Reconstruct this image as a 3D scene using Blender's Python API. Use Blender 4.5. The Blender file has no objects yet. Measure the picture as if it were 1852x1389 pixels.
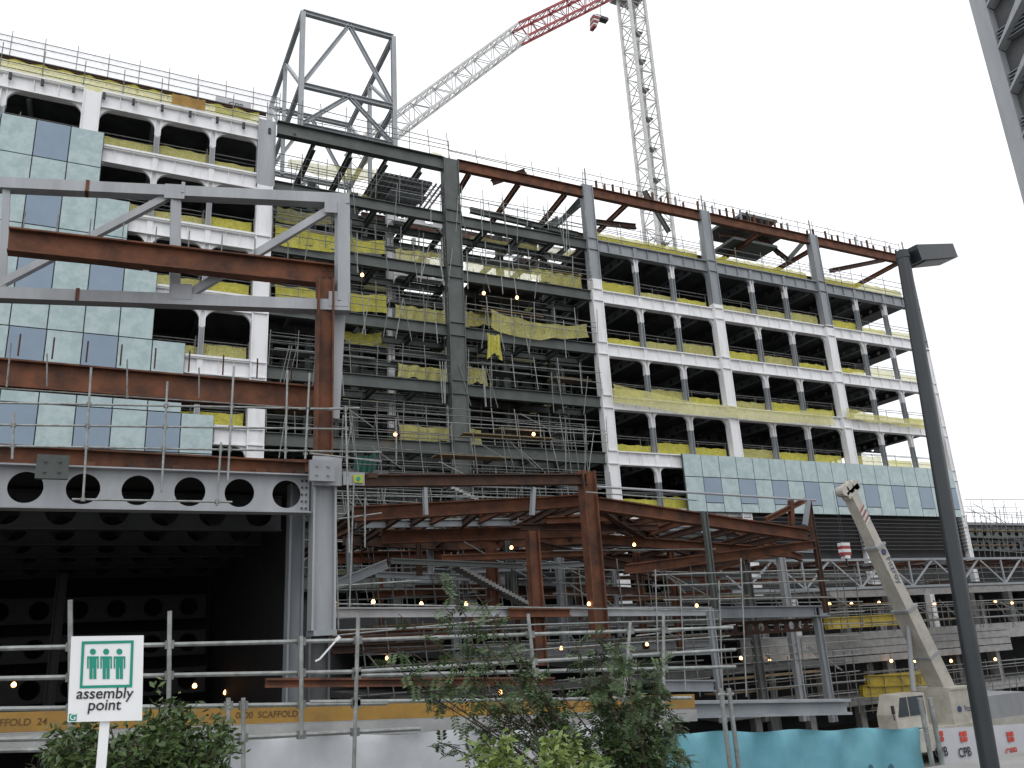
import bpy, math, random
from mathutils import Vector, Matrix
random.seed(7)
C=bpy.context; D=bpy.data
scene=C.scene
scene.view_settings.view_transform='Standard'
try: scene.view_settings.look='None'
except Exception: pass
scene.view_settings.exposure=0
# ---------------- camera (solved from the vanishing points) ----------------
F=1500.0
dX=Vector((3074,-291,-F)).normalized()
dZ=Vector((-277,4800,-F)); dZ=(dZ-dX*dZ.dot(dX)).normalized()
dY=dZ.cross(dX).normalized()
cd=D.cameras.new('camera'); cam=D.objects.new('camera',cd); scene.collection.objects.link(cam)
cam.matrix_world=Matrix((dX,dY,dZ)).to_4x4()
cd.sensor_width=36; cd.lens=36*F/1852; cd.clip_end=3000; cd.clip_start=0.1
scene.camera=cam
def ray(x,y):
    c=Vector((x-926,694.5-y,-F)); return Vector((dX.dot(c),dY.dot(c),dZ.dot(c)))
def W(x,y,Y):
    v=ray(x,y); return v*(Y/v.y)
def WZ(x,y,z):
    v=ray(x,y); return v*(z/v.z)
def WP(x,y,p,n):
    v=ray(x,y); return v*(p.dot(n)/v.dot(n))
GZ=-7.0
# ---------------- materials ----------------
def mat(name,c1,c2=None,rough=.6,metal=0,scale=1.5,lo=.35,hi=.7,bump=0,streak=False,emit=None,alpha=None,spec=None,detail=6):
    m=D.materials.new(name); m.use_nodes=True; nt=m.node_tree; n=nt.nodes; l=nt.links
    b=n['Principled BSDF']; b.inputs['Roughness'].default_value=rough; b.inputs['Metallic'].default_value=metal
    if spec is not None: b.inputs['Specular IOR Level'].default_value=spec
    if c2 is None: c2=tuple(v*.72 for v in c1)
    g=n.new('ShaderNodeNewGeometry'); mp=n.new('ShaderNodeMapping'); l.new(g.outputs['Position'],mp.inputs['Vector'])
    if streak: mp.inputs['Scale'].default_value=(1,1,.18)
    t=n.new('ShaderNodeTexNoise'); t.inputs['Scale'].default_value=scale; t.inputs['Detail'].default_value=detail; t.inputs['Roughness'].default_value=.65
    l.new(mp.outputs[0],t.inputs['Vector'])
    r=n.new('ShaderNodeValToRGB'); r.color_ramp.elements[0].position=lo; r.color_ramp.elements[1].position=hi
    r.color_ramp.elements[0].color=(*c2,1); r.color_ramp.elements[1].color=(*c1,1)
    l.new(t.outputs['Fac'],r.inputs['Fac']); l.new(r.outputs['Color'],b.inputs['Base Color'])
    if bump:
        bp=n.new('ShaderNodeBump'); bp.inputs['Strength'].default_value=bump; l.new(t.outputs['Fac'],bp.inputs['Height']); l.new(bp.outputs[0],b.inputs['Normal'])
    if emit: 
        b.inputs['Emission Color'].default_value=(*emit[0],1); b.inputs['Emission Strength'].default_value=emit[1]
    if alpha is not None:
        t2=n.new('ShaderNodeTexNoise'); t2.inputs['Scale'].default_value=alpha[0]; l.new(g.outputs['Position'],t2.inputs['Vector'])
        mr=n.new('ShaderNodeMapRange'); mr.inputs[1].default_value=.3; mr.inputs[2].default_value=.7; mr.inputs[3].default_value=alpha[1]; mr.inputs[4].default_value=alpha[2]
        l.new(t2.outputs['Fac'],mr.inputs[0]); l.new(mr.outputs[0],b.inputs['Alpha'])
    return m
white=mat('white_paint',(.77,.775,.79),(.56,.57,.58),.5,scale=1.2,lo=.22,hi=.48,streak=True)
primer=mat('grey_primer',(.29,.31,.33),(.20,.22,.24),.5,scale=1.5,streak=True)
lgrey=mat('light_grey_paint',(.38,.40,.42),(.28,.29,.31),.5,scale=1.2,streak=True)
green=mat('dark_green_steel',(.095,.11,.105),(.055,.066,.063),.55,scale=1.0)
rust=mat('rusty_steel',(.18,.066,.030),(.048,.023,.016),.85,scale=1.3,lo=.33,hi=.68,bump=.12)
rustd=mat('dark_rusty_steel',(.085,.037,.022),(.03,.018,.014),.85,scale=2.0)
galv=mat('galvanised_tube',(.35,.37,.365),(.18,.19,.18),.45,metal=.3,scale=6)
galvd=mat('weathered_tube',(.22,.23,.23),(.12,.12,.11),.5,metal=.3,scale=6)
dark=mat('interior_shade',(.045,.047,.05),(.025,.026,.028),.8,scale=.6)  # gloom of the deep floors put into the wall colour
black=mat('shade_black',(.010,.010,.011),(.005,.005,.006),.9,scale=.6)  # deep shade behind and under the frames painted as near-black
voidg=mat('shadowed_steel',(.032,.034,.038),(.02,.021,.024),.6,scale=1)  # steel with the shade of the void painted into its colour
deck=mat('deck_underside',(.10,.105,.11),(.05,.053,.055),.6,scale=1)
concrete=mat('concrete',(.38,.385,.38),(.26,.26,.26),.85,scale=2,bump=.1)
dconc=mat('dark_concrete',(.16,.165,.165),(.09,.09,.09),.85,scale=1)
net=mat('yellow_netting',(.64,.60,.10),(.46,.43,.07),.8,scale=3,alpha=(14,.55,.95))
netp=mat('pale_netting',(.66,.63,.24),(.50,.47,.16),.8,scale=3,alpha=(14,.42,.82))
wnet=mat('white_mesh_fence',(.78,.78,.82),(.66,.66,.7),.8,scale=3,alpha=(4,.30,.5))
ora=mat('ochre_board',(.38,.215,.04),(.23,.135,.035),.75,scale=2)
board=mat('timber_board',(.30,.22,.12),(.16,.12,.07),.8,scale=3)
frost=mat('frosted_glass',(.37,.475,.485),(.28,.385,.40),.14,scale=1.6,lo=.40,hi=.60,detail=10,spec=.9)
pane=mat('window_glass',(.17,.25,.34),(.13,.20,.28),.10,scale=.35,spec=1)
cabglass=mat('cab_glass',(.05,.07,.09),(.03,.045,.06),.08,scale=.5,spec=1)
louv=mat('louvre_metal',(.08,.075,.07),(.05,.045,.045),.5)
teal=mat('teal_banner',(.17,.42,.49),(.11,.31,.39),.6,scale=1.2,bump=.3)
tealf=mat('teal_banner_figure',(.05,.14,.20),None,.6)
fabric=mat('grey_white_fabric',(.55,.57,.59),(.42,.44,.46),.8,scale=1.2,bump=.3)
hoardw=mat('hoarding_white',(.50,.51,.54),(.42,.43,.46),.6,scale=1)
signw=mat('sign_white',(.80,.81,.82),(.74,.75,.76),.35,scale=3)
signg=mat('sign_green',(.0,.27,.19),(.0,.23,.16),.4)
blk=mat('black_ink',(.01,.01,.012),None,.5)
red=mat('red_paint',(.40,.05,.05),(.26,.04,.04),.5)
logo=mat('logo_red',(.58,.06,.04),None,.5)
cream=mat('crane_cream',(.60,.58,.51),(.42,.40,.35),.45,scale=1.5)
yel=mat('yellow_paint',(.48,.35,.01),(.30,.22,.01),.5)
tyre=mat('tyre_rubber',(.02,.02,.02),None,.9)
pole=mat('lamp_pole_paint',(.022,.028,.032),(.015,.019,.023),.35,scale=2)
blue=mat('crane_blue_text',(.05,.08,.2),None,.5)
stencil=mat('stencil_brown',(.12,.065,.028),None,.8)
stair=mat('stair_grey',(.36,.37,.38),(.26,.26,.26),.6)
bulbm=mat('bulb_glow',(1,.6,.25),None,.5,emit=((1,.45,.15),9))
leafm=mat('leaf_dark',(.075,.13,.038),(.025,.05,.017),.5,scale=6)
leafb=mat('leaf_bright',(.19,.26,.05),(.08,.13,.03),.45,scale=6)
leafk=mat('leaf_mid',(.08,.135,.03),(.02,.04,.012),.5,scale=7)
barkm=mat('bark',(.07,.05,.035),(.03,.02,.015),.9,scale=12)
soil=mat('gravel_ground',(.20,.185,.16),(.10,.09,.08),.95,scale=.8,bump=.4)
pave=mat('paving',(.3,.3,.29),(.22,.22,.21),.9,scale=2)
tarpg=mat('green_tarp',(.0,.08,.055),(.0,.04,.03),.7)
# ---------------- mesh helpers ----------------
WL={}
class M:
    def __init__(s): s.v=[]; s.f=[]; s.mi=[]; s.cur=0
    def add(s,vs,fs):
        k=len(s.v); s.v+= [Vector(p) for p in vs]; s.f+=[tuple(i+k for i in f) for f in fs]; s.mi+=[s.cur]*len(fs); return s
    def hexa(s,p): return s.add(p,[(0,3,2,1),(4,5,6,7),(0,1,5,4),(1,2,6,5),(2,3,7,6),(3,0,4,7)])
    def box(s,a,b):
        x0,x1=sorted((a[0],b[0]));y0,y1=sorted((a[1],b[1]));z0,z1=sorted((a[2],b[2]))
        return s.hexa([(x0,y0,z0),(x1,y0,z0),(x1,y1,z0),(x0,y1,z0),(x0,y0,z1),(x1,y0,z1),(x1,y1,z1),(x0,y1,z1)])
    def fr(s,a,b,ref=None):
        a=Vector(a);b=Vector(b);d=(b-a).normalized(); r=Vector(ref) if ref else (Vector((0,0,1)) if abs(d.z)<.95 else Vector((0,1,0)))
        sd=d.cross(r).normalized(); up=sd.cross(d).normalized(); return a,b,sd,up
    def beam(s,a,b,w,h,ref=None,w2=None,h2=None,o=(0,0)):
        a,b,sd,up=s.fr(a,b,ref); w2=w2 or w; h2=h2 or h; p=[]
        for q,ww,hh in((a,w,h),(b,w2,h2)):
            q=q+sd*o[0]+up*o[1]
            p+=[q-sd*ww/2-up*hh/2,q+sd*ww/2-up*hh/2,q+sd*ww/2+up*hh/2,q-sd*ww/2+up*hh/2]
        return s.hexa(p)
    def ib(s,a,b,w,h,ref=None,t=.05):
        s.beam(a,b,w,t,ref,o=(0,h/2-t/2)); s.beam(a,b,w,t,ref,o=(0,-h/2+t/2)); return s.beam(a,b,t*.8,h-2*t,ref)
    def tube(s,a,b,r,n=6,r2=None):
        a,b,sd,up=s.fr(a,b); r2=r if r2 is None else r2; p=[]
        for q,rr in((a,r),(b,r2)):
            for i in range(n):
                t=2*math.pi*i/n; p.append(q+sd*math.cos(t)*rr+up*math.sin(t)*rr)
        fs=[(i,(i+1)%n,n+(i+1)%n,n+i) for i in range(n)]+[tuple(range(n))[::-1],tuple(range(n,2*n))]
        return s.add(p,fs)
    def prism(s,poly,y0,y1):
        n=len(poly); p=[(x,y0,z) for x,z in poly]+[(x,y1,z) for x,z in poly]
        return s.add(p,[tuple(range(n)),tuple(range(n,2*n))[::-1]]+[(i,n+i,n+(i+1)%n,(i+1)%n) for i in range(n)])
    def haunch(s,x,z,r,sg,y0,y1,rz=None):
        rz=rz or r; pts=[(x,z)]
        for i in range(7):
            t=i/6*math.pi/2; pts.append((x+sg*(r-r*math.sin(t)),z-rz+rz*math.cos(t)))
        for i in range(1,7): s.prism([pts[0],pts[i],pts[i+1]],y0,y1)
        return s
    def cell(s,a,b,h,w,r,sp,n=20,t=.04):
        a,b,sd,up=s.fr(a,b); L=(b-a).length; d=(b-a).normalized(); k=max(1,int(L/sp)); c=L/k
        s.beam(a,b,w,t,o=(0,h/2-t/2)); s.beam(a,b,w,t,o=(0,-h/2+t/2)); H=h/2-t
        for i in range(k):
            o=a+d*(i+.5)*c; P=[]
            for j in range(n):
                th=2*math.pi*(j+.5)/n; u,v=math.cos(th),math.sin(th)
                m=max(abs(u)/(c/2),abs(v)/H)
                P+=[o+d*u*r+up*v*r, o+d*u/m+up*v/m]
            cs=len(P)
            f=[(2*j,2*j+1,(2*j+3)%cs,(2*j+2)%cs) for j in range(n)]
            s.add(P,f)
            s.add(*cornerfill(o,d,up,c/2,H,n))
        return s
    def obj(s,name,parent=None,m=None,label=None,mats=None,smooth=False):
        lo=Vector([min(v[i] for v in s.v) for i in range(3)]); hi=Vector([max(v[i] for v in s.v) for i in range(3)]); c=(lo+hi)/2
        if parent is None: c.z=lo.z
        me=D.meshes.new(name); me.from_pydata([v-c for v in s.v],[],s.f)
        for q in (mats or [m]): me.materials.append(q)
        if mats: me.polygons.foreach_set('material_index',s.mi)
        if smooth: me.polygons.foreach_set('use_smooth',[True]*len(me.polygons))
        me.update()
        o=D.objects.new(name,me); scene.collection.objects.link(o); WL[o.name]=c.copy()
        if parent: o.parent=parent; o.location=c-WL[parent.name]
        else: o.location=c
        if label: o['label']=label
        return o
def cornerfill(o,d,up,hx,hz,n):
    V=[];Fc=[]
    ang=[2*math.pi*(j+.5)/n for j in range(n)]
    def e(th):
        u,v=math.cos(th),math.sin(th); m=max(abs(u)/hx,abs(v)/hz); return (u/m,v/m)
    for j in range(n):
        p=e(ang[j]);q=e(ang[(j+1)%n])
        onx=lambda t:abs(abs(t[0])-hx)<1e-6
        if onx(p)!=onx(q):
            cx=math.copysign(hx,p[0]+q[0]);cz=math.copysign(hz,p[1]+q[1]);k=len(V)
            for t in(p,(cx,cz),q): V.append(o+d*t[0]+up*t[1])
            Fc.append((k,k+1,k+2))
    return V,Fc
def thing(name,label,cat,loc,group=None,kind=None):
    o=D.objects.new(name,None); scene.collection.objects.link(o); o.location=loc; WL[o.name]=Vector(loc); o.empty_display_size=.5
    o['label']=label;o['category']=cat
    if group:o['group']=group
    return o
def top(o,label,cat,group=None):
    o['label']=label;o['category']=cat
    if group:o['group']=group
    return o
def text(s,size,m,parent,org,right,up,name='lettering',align='CENTER',bold=0,squash=1):
    cu=D.curves.new('t','FONT'); cu.body=s; cu.size=size; cu.align_x=align; cu.extrude=.001; cu.offset=bold
    t=D.objects.new('t',cu); scene.collection.objects.link(t); C.view_layer.update()
    me=D.meshes.new_from_object(t.evaluated_get(C.evaluated_depsgraph_get())); D.objects.remove(t)
    me.materials.clear(); me.materials.append(m)
    right=Vector(right).normalized(); up=Vector(up); up=(up-right*up.dot(right)).normalized(); nn=right.cross(up)
    o=D.objects.new(name,me); scene.collection.objects.link(o); o.parent=parent
    Mx=Matrix((right*squash,up,nn)).transposed().to_4x4(); Mx.translation=Vector(org)-WL[parent.name]
    o.matrix_basis=Mx; return o
# ---------------- ground, sky ----------------
g=M().add([(-600,-600,GZ),(900,-600,GZ),(900,1500,GZ),(-600,1500,GZ)],[(0,1,2,3)]).obj('ground',None,soil); g['kind']='structure'
g=M().box((-14,-8,GZ+.004),(16,7.6,-1.7)).obj('pavement',None,pave); g['kind']='structure'
w=D.worlds.new('World'); scene.world=w; w.use_nodes=True; nt=w.node_tree; n=nt.nodes; l=nt.links
for q in list(n): n.remove(q)
out=n.new('ShaderNodeOutputWorld'); sky=n.new('ShaderNodeTexSky'); sky.sky_type='NISHITA'; sky.sun_disc=False
sky.sun_elevation=math.radians(50); sky.sun_rotation=math.radians(200)
b1=n.new('ShaderNodeBackground'); b1.inputs[1].default_value=.1; l.new(sky.outputs[0],b1.inputs[0])
tc=n.new('ShaderNodeTexCoord'); mp=n.new('ShaderNodeMapping'); mp.inputs['Scale'].default_value=(1,1,2.5); nz=n.new('ShaderNodeTexNoise'); nz.inputs['Scale'].default_value=1.6; nz.inputs['Detail'].default_value=5
l.new(tc.outputs['Generated'],mp.inputs[0]); l.new(mp.outputs[0],nz.inputs['Vector'])
rp=n.new('ShaderNodeValToRGB'); rp.color_ramp.elements[0].position=.25; rp.color_ramp.elements[1].position=.52
rp.color_ramp.elements[0].color=(.72,.74,.77,1); rp.color_ramp.elements[1].color=(.96,.97,.99,1)
l.new(nz.outputs['Fac'],rp.inputs[0]); b2=n.new('ShaderNodeBackground'); b2.inputs[1].default_value=1.42; l.new(rp.outputs[0],b2.inputs[0])
mx=n.new('ShaderNodeMixShader'); mx.inputs[0].default_value=.95; l.new(b1.outputs[0],mx.inputs[1]); l.new(b2.outputs[0],mx.inputs[2]); l.new(mx.outputs[0],out.inputs[0])
sl=D.lights.new('sun','SUN'); sl.energy=.6; sl.angle=math.radians(25); sl.color=(1,.98,.96); so=D.objects.new('sun',sl); scene.collection.objects.link(so)
so.rotation_euler=Vector((.35,.75,-.95)).to_track_quat('-Z','Y').to_euler()
# ---------------- main building ----------------
FY=48.0; BY=66.0
LV=[28.5,24.3,20.1,16.05,12.0,8.0]
def XP(x,y,Y=FY): return W(x,y,Y).x
def beambay(par,x0,x1,z,posts,m=white,h=.95,yy=(47.8,48.05),r=.62):
    k=M(); k.box((x0,yy[0],z-.42),(x1,yy[1],z+.42))
    k.box((x0,yy[0]-.18,z+.422),(x1,yy[1]+.1,z+.5)); k.box((x0,yy[0]-.18,z-.5),(x1,yy[1]+.1,z-.422))
    for x in posts:
        k.box((x-.16,yy[0]-.1,z-.42),(x+.16,yy[0]-.002,z+.42))
    ed=[x0]+list(posts)+[x1]
    for i in range(len(ed)-1):
        a=ed[i]+(.16 if i else 0); b=ed[i+1]-(.16 if i<len(ed)-2 else 0)
        k.haunch(a,z-.5,r,1,yy[0]+.02,yy[1]-.02); k.haunch(b,z-.5,r,-1,yy[0]+.02,yy[1]-.02)
        for t in (.33,.66): k.box((a+(b-a)*t-.02,yy[0]-.12,z-.42),(a+(b-a)*t+.02,yy[0]-.002,z+.42))
    return k.obj('floor_beam',par,m)
def post(par,x,z0,z1,m=primer,m2=white):
    M().ib((x,47.93,z1-1.1),(x,47.93,z1),.36,.34,ref=(1,0,0)).obj('post_head',par,m2)
    return M().ib((x,47.93,z0),(x,47.93,z1-1.1),.34,.30,ref=(1,0,0)).obj('post',par,m)
def netstrip(par,x0,x1,z,m=net,h=1.05,y=48.15,sag=.08,name='safety_netting'):
    k=M(); n=max(6,int((x1-x0)/.35)); vs=[];fs=[]
    ph=random.random()*6
    for i in range(n+1):
        x=x0+(x1-x0)*i/n; t=z+h-abs(math.sin(i*.9+ph))*sag+random.uniform(-.02,.02)
        w_=math.sin(i*1.7+ph)*.03
        vs+=[(x,y+w_,z+random.uniform(-.03,.03)),(x,y-w_*1.2,(z+t)/2),(x,y+random.uniform(-.01,.01),t)]
    for i in range(n):
        for j in(0,1): fs.append((3*i+j,3*i+3+j,3*i+4+j,3*i+1+j))
    k.add(vs,fs); return k.obj(name,par,m,smooth=True)
def rails(par,x0,x1,z,y,hs=(.55,1.1),sp=2.4,m=galvd,jit=.0,name='guard_rail',h=1.25):
    k=M()
    for q in hs: k.tube((x0,y,z+q+random.uniform(-jit,jit)),(x1,y,z+q+random.uniform(-jit,jit)),.028,5)
    n=max(1,int((x1-x0)/sp))
    for i in range(n+1):
        x=x0+(x1-x0)*i/n; k.tube((x,y,z-.1),(x+random.uniform(-jit,jit),y,z+h+random.uniform(0,jit*2)),.028,5)
    return k.obj(name,par,m)
def column(par,x,z0,z1,m,w=.85,y=47.75,name='column',d=.6,st=()):
    k=M().ib((x,y,z0),(x,y,z1),d,w,ref=(1,0,0),t=.07).box((x-w/2+.02,y-d/2+.08,z0),(x+w/2-.02,y-d/2+.12,z1))
    for z in st:
        if z0<z<z1: 
            for q in (-.46,.46): k.box((x-w/2-.01,y-d/2-.03,z+q-.04),(x+w/2+.01,y-d/2+.06,z+q+.04))
    return k.obj(name,par,m)
def slab(par,x0,x1,z,y0=48.3,y1=BY):
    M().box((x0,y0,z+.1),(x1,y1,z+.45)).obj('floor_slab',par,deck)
def joists(par,x0,x1,z,y0=48.4,y1=BY-.2,sp=3.0):
    n=int((x1-x0)/sp)
    for i in range(1,n):
        x=x0+(x1-x0)*i/n
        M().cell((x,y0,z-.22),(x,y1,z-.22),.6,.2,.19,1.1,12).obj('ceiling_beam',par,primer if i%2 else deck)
    for yy in (54,60):
        M().cell((x0,yy,z-.26),(x1,yy,z-.26),.66,.2,.21,1.2,12).obj('ceiling_beam',par,deck)
RC=[XP(1082,620),XP(1297,600),XP(1497,620),XP(1682,700)]
rw=thing('building_wing','unfinished white steel-framed wing with yellow netting and glass band','building',(RC[0],FY,GZ),group='wings of the unfinished building')
for i,x in enumerate(RC):
    column(rw,x,GZ,25.6-.5*i,white,.9 if i<3 else .5,st=LV)
    column(rw,x,25.6-.5*i,33.6,primer,.9 if i<3 else .5,st=LV)
for i in range(3):
    x0,x1=RC[i]+.46,RC[i+1]-.46
    ps=[x0+(x1-x0)*t for t in (.335,.665)]
    for j,z in enumerate(LV):
        if j==5 and i>0: continue
        beambay(rw,x0,x1,z,ps,primer if j==0 else white)
        zb=(LV[j+1] if j<5 else 4)+.5
        if j<4 or i==0:
            for p in ps: post(rw,p,zb,z-.5,primer)
            for a,b in zip([x0]+ps,ps+[x1]):
                netstrip(rw,a+.15,b-.15,zb,random.choice([net,net,netp]),h=random.uniform(.65,1.05))
            rails(rw,x0,x1,zb,48.35)
            rails(rw,x0,x1,zb,48.0,hs=(1.15,),h=1.3,sp=3.1,jit=.06)
    netstrip(rw,x0,x1,LV[0]+.5,net,h=1.3,y=48.6,sag=.15)
    netstrip(rw,x0,x1,LV[0]+.9,netp,h=1.2,y=52.6,sag=.25)
    rails(rw,x0,x1,LV[0]+.5,48.1,hs=(.6,1.2,1.7),m=galvd,h=2.0)
    rails(rw,x0,x1,LV[0]+.5,56,hs=(.6,1.2,1.7),m=galv,h=4.6,sp=2.1,jit=.15)
for z in LV: 
    slab(rw,RC[0],RC[3],z); joists(rw,RC[0],RC[3],z)
slab(rw,RC[0],RC[3],4.0)
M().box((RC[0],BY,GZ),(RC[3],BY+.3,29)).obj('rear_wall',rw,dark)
for yy in (54.2,60.2):
    for x in [RC[0]+i*4.05 for i in range(9)]:
        M().ib((x,yy,4),(x,yy,28),.3,.3,ref=(1,0,0)).obj('inner_column',rw,primer)
for i in range(3):
    M().ib((RC[i]+.46,47.75,33.1),(RC[i+1]-.46,47.75,33.1),.4,.85).obj('roof_beam',rw,rust)
    for yy in (54.0,60.0): M().ib((RC[i],yy,32.9),(RC[i+1],yy,32.9),.3,.5).obj('roof_beam',rw,rustd)
for i in range(11):
    x=RC[0]+.5+i*3.5
    if i in(0,1,5,7,10): M().ib((x,48,33.0),(x+random.uniform(-1,1),60,32.7),.25,.4).obj('roof_joist',rw,rust if i%3 else primer)
for i in range(46):
    x=RC[0]+1+i*.77
    if random.random()<.85: M().ib((x,47.75,33.5),(x,47.75,33.5+random.uniform(.5,1.1)),.14,.14).obj('stud',rw,random.choice([rustd,rust,primer]))
rails(rw,RC[0],RC[3],33.5,48.1,hs=(.8,1.3),h=1.6,sp=1.8,jit=.15)
rails(rw,RC[0],RC[3],33.2,54.1,hs=(.6,1.1),h=1.5,sp=2.3,jit=.2)
for x in (RC[0],RC[1],RC[2],RC[3]):
    M().tube((x,47.7,33.6),(x,47.7,35.1),.07).obj('roof_post',rw,galv)
for a,b in (((1330,395),(1425,470)),((1425,470),(1460,430)),((1300,425),(1345,430)),((1375,425),(1410,460)),((1165,345),(1210,420)),((1500,490),(1600,470))):
    p=W(*a,51);q=W(*b,51);M().ib(p,q,.25,.4).obj('roof_brace',rw,random.choice([green,rustd]))
for a,b,m_ in (((1300,405),(1400,412),green),((1320,432),(1390,440),green),((1335,388),(1390,395),green)):
    p=W(*a,50.5);q=W(*b,51); M().box((p.x,50,p.z-.25),(q.x,53,p.z)).obj('work_platform',rw,m_)
gx0,gx1=W(1240,870,47.3).x,W(1735,910,47.3).x
zt,zb=W(1240,820,47.3).z,W(1250,925,47.3).z
M().box((gx0,47.4,zb),(gx1,47.5,zt)).obj('cladding_backing',rw,louv)
N=18; pw=(gx1-gx0)/N
for i in range(N):
    a=gx0+i*pw+.03;b=gx0+(i+1)*pw-.03
    zm=zb+(zt-zb)*.60
    if i%2==1:
        M().box((a,47.3,zm+.03),(b,47.38,zt-.03)).obj('glass_panel',rw,frost)
        M().box((a,47.3,zb+.7),(b,47.37,zm-.03)).obj('window_pane',rw,pane)
        M().box((a,47.3,zb+.03),(b,47.38,zb+.64)).obj('glass_panel',rw,frost)
    else:
        M().box((a,47.3,zb+.03),(b,47.38,zm-.03)).obj('glass_panel',rw,frost)
        M().box((a,47.3,zm+.03),(b,47.38,zt-.03)).obj('glass_panel',rw,frost)
for i in range(9):
    z=zb-.3-i*.3; M().beam((RC[0]+8,47.6,z),(RC[3],47.6,z),.22,.04).obj('louvre',rw,louv)
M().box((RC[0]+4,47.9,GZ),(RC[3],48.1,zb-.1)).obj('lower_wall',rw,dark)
# ---------------- left wing ----------------
LC=[-15.5,XP(165,200),XP(471,500)]
lw=thing('building_wing','white steel-framed wing partly clad in stepped frosted glass','building',(LC[2],FY,GZ),group='wings of the unfinished building')
RF=W(470,228,FY).z-.35
for i,x in enumerate(LC):
    column(lw,x,GZ,RF-4.2 if i==2 else RF,white,.95,st=LV)
column(lw,LC[2],RF-4.2,RF+.6,lgrey,1.1)
for i in range(2):
    x0,x1=LC[i]+.48,LC[i+1]-.48
    ps=[x0+(x1-x0)*t for t in (.35,.70)] if i else [x0+(x1-x0)*t for t in (.3,.68)]
    for j,z in enumerate([RF-.4]+LV):
        beambay(lw,x0,x1,z,ps,white,r=.7)
        zb2=([RF]+LV+[4])[j+1]+.5
        if j<6:
            for p in ps: post(lw,p,zb2,z-.5,lgrey)
            for a,b in zip([x0]+ps,ps+[x1]): netstrip(lw,a+.15,b-.15,zb2,random.choice([net,netp]),h=random.uniform(.8,1.15))
            rails(lw,x0,x1,zb2,48.35)
            rails(lw,x0,x1,zb2,48.0,hs=(1.15,),h=1.3,sp=2.7,jit=.06)
            M().box((x0,47.55,z+.5),(x1,47.6,z+.62)).obj('toe_board',lw,white)
for z in [RF-.4]+LV:
    slab(lw,LC[0],LC[2]+.4,z); joists(lw,LC[0],LC[2],z)
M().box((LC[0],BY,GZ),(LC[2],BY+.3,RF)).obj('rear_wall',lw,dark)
for x in [LC[0]+i*3.3 for i in range(8)]: M().ib((x,54.2,4),(x,54.2,RF-.5),.3,.3,ref=(1,0,0)).obj('inner_column',lw,primer)
for i in range(16):
    x=LC[0]+1+i*1.6; M().box((x,47.45,RF-.4),(x+.16,47.6,RF+.0)).obj('bracket',lw,blk)
netstrip(lw,LC[0],LC[2]-.5,RF+.2,net,h=1.1,y=47.85,sag=.25)
netstrip(lw,LC[0],LC[2]+1,RF+1.0,netp,h=1.1,y=50.4,sag=.2)
netstrip(lw,XP(310,190),XP(370,200),RF+.4,ora,h=.8,y=47.7)
M().ib((LC[0],48.2,RF+1.45),(LC[2],48.2,RF+1.45),.16,.18).obj('edge_rail',lw,rustd)
rails(lw,LC[0],LC[2],RF+.1,47.75,hs=(.4,.8,1.2),h=2.0,sp=2)
k=M();zz=RF+1.6
k.add([(LC[0],49,zz),(LC[2]+1,49,zz),(LC[2]+1,49,zz+1.9),(LC[0],49,zz+1.9)],[(0,1,2,3)]).obj('mesh_fence',lw,wnet)
rails(lw,LC[0],LC[2]+1,zz,48.95,hs=(.5,1.0,1.5,1.9),h=2.3,sp=1.7,m=galv)
M().box((XP(392,180),48.7,RF+1.2),(XP(457,190),48.75,RF+2.4)).obj('banner',lw,hoardw)
text('CPB',.55,pole,lw,(XP(430,180),48.68,RF+1.8),(1,0,0),(0,0,1))
zg=[29.7,25.5,21.3,17.2,13.1,9.0]
ex=[XP(183,300,47.3),XP(230,430,47.3),XP(280,560,47.3),XP(332,680,47.3),XP(386,780,47.3)]
pw=1.72
for s in range(5):
    zt_,zb_=zg[s],zg[s+1]; x=ex[s]
    M().box((-16,47.42,zb_),(x,47.5,zt_)).obj('cladding_backing',lw,louv)
    while x>-9.5:
        a,b=x-pw+.03,x-.03; zm=zb_+1.85
        M().box((a,47.3,zb_+.03),(b,47.38,zm-.03)).obj('glass_panel',lw,frost)
        kk=round((x-ex[0])/pw)
        if kk%2!=0 and x<ex[s]-.5: M().box((a,47.3,zm+.03),(b,47.37,zt_-.03)).obj('window_pane',lw,pane)
        else: M().box((a,47.3,zm+.03),(b,47.38,zt_-.03)).obj('glass_panel',lw,frost)
        x-=pw
M().box((-16,49,GZ),(LC[2]+.3,49.3,8)).obj('lower_wall',lw,black)
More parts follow.
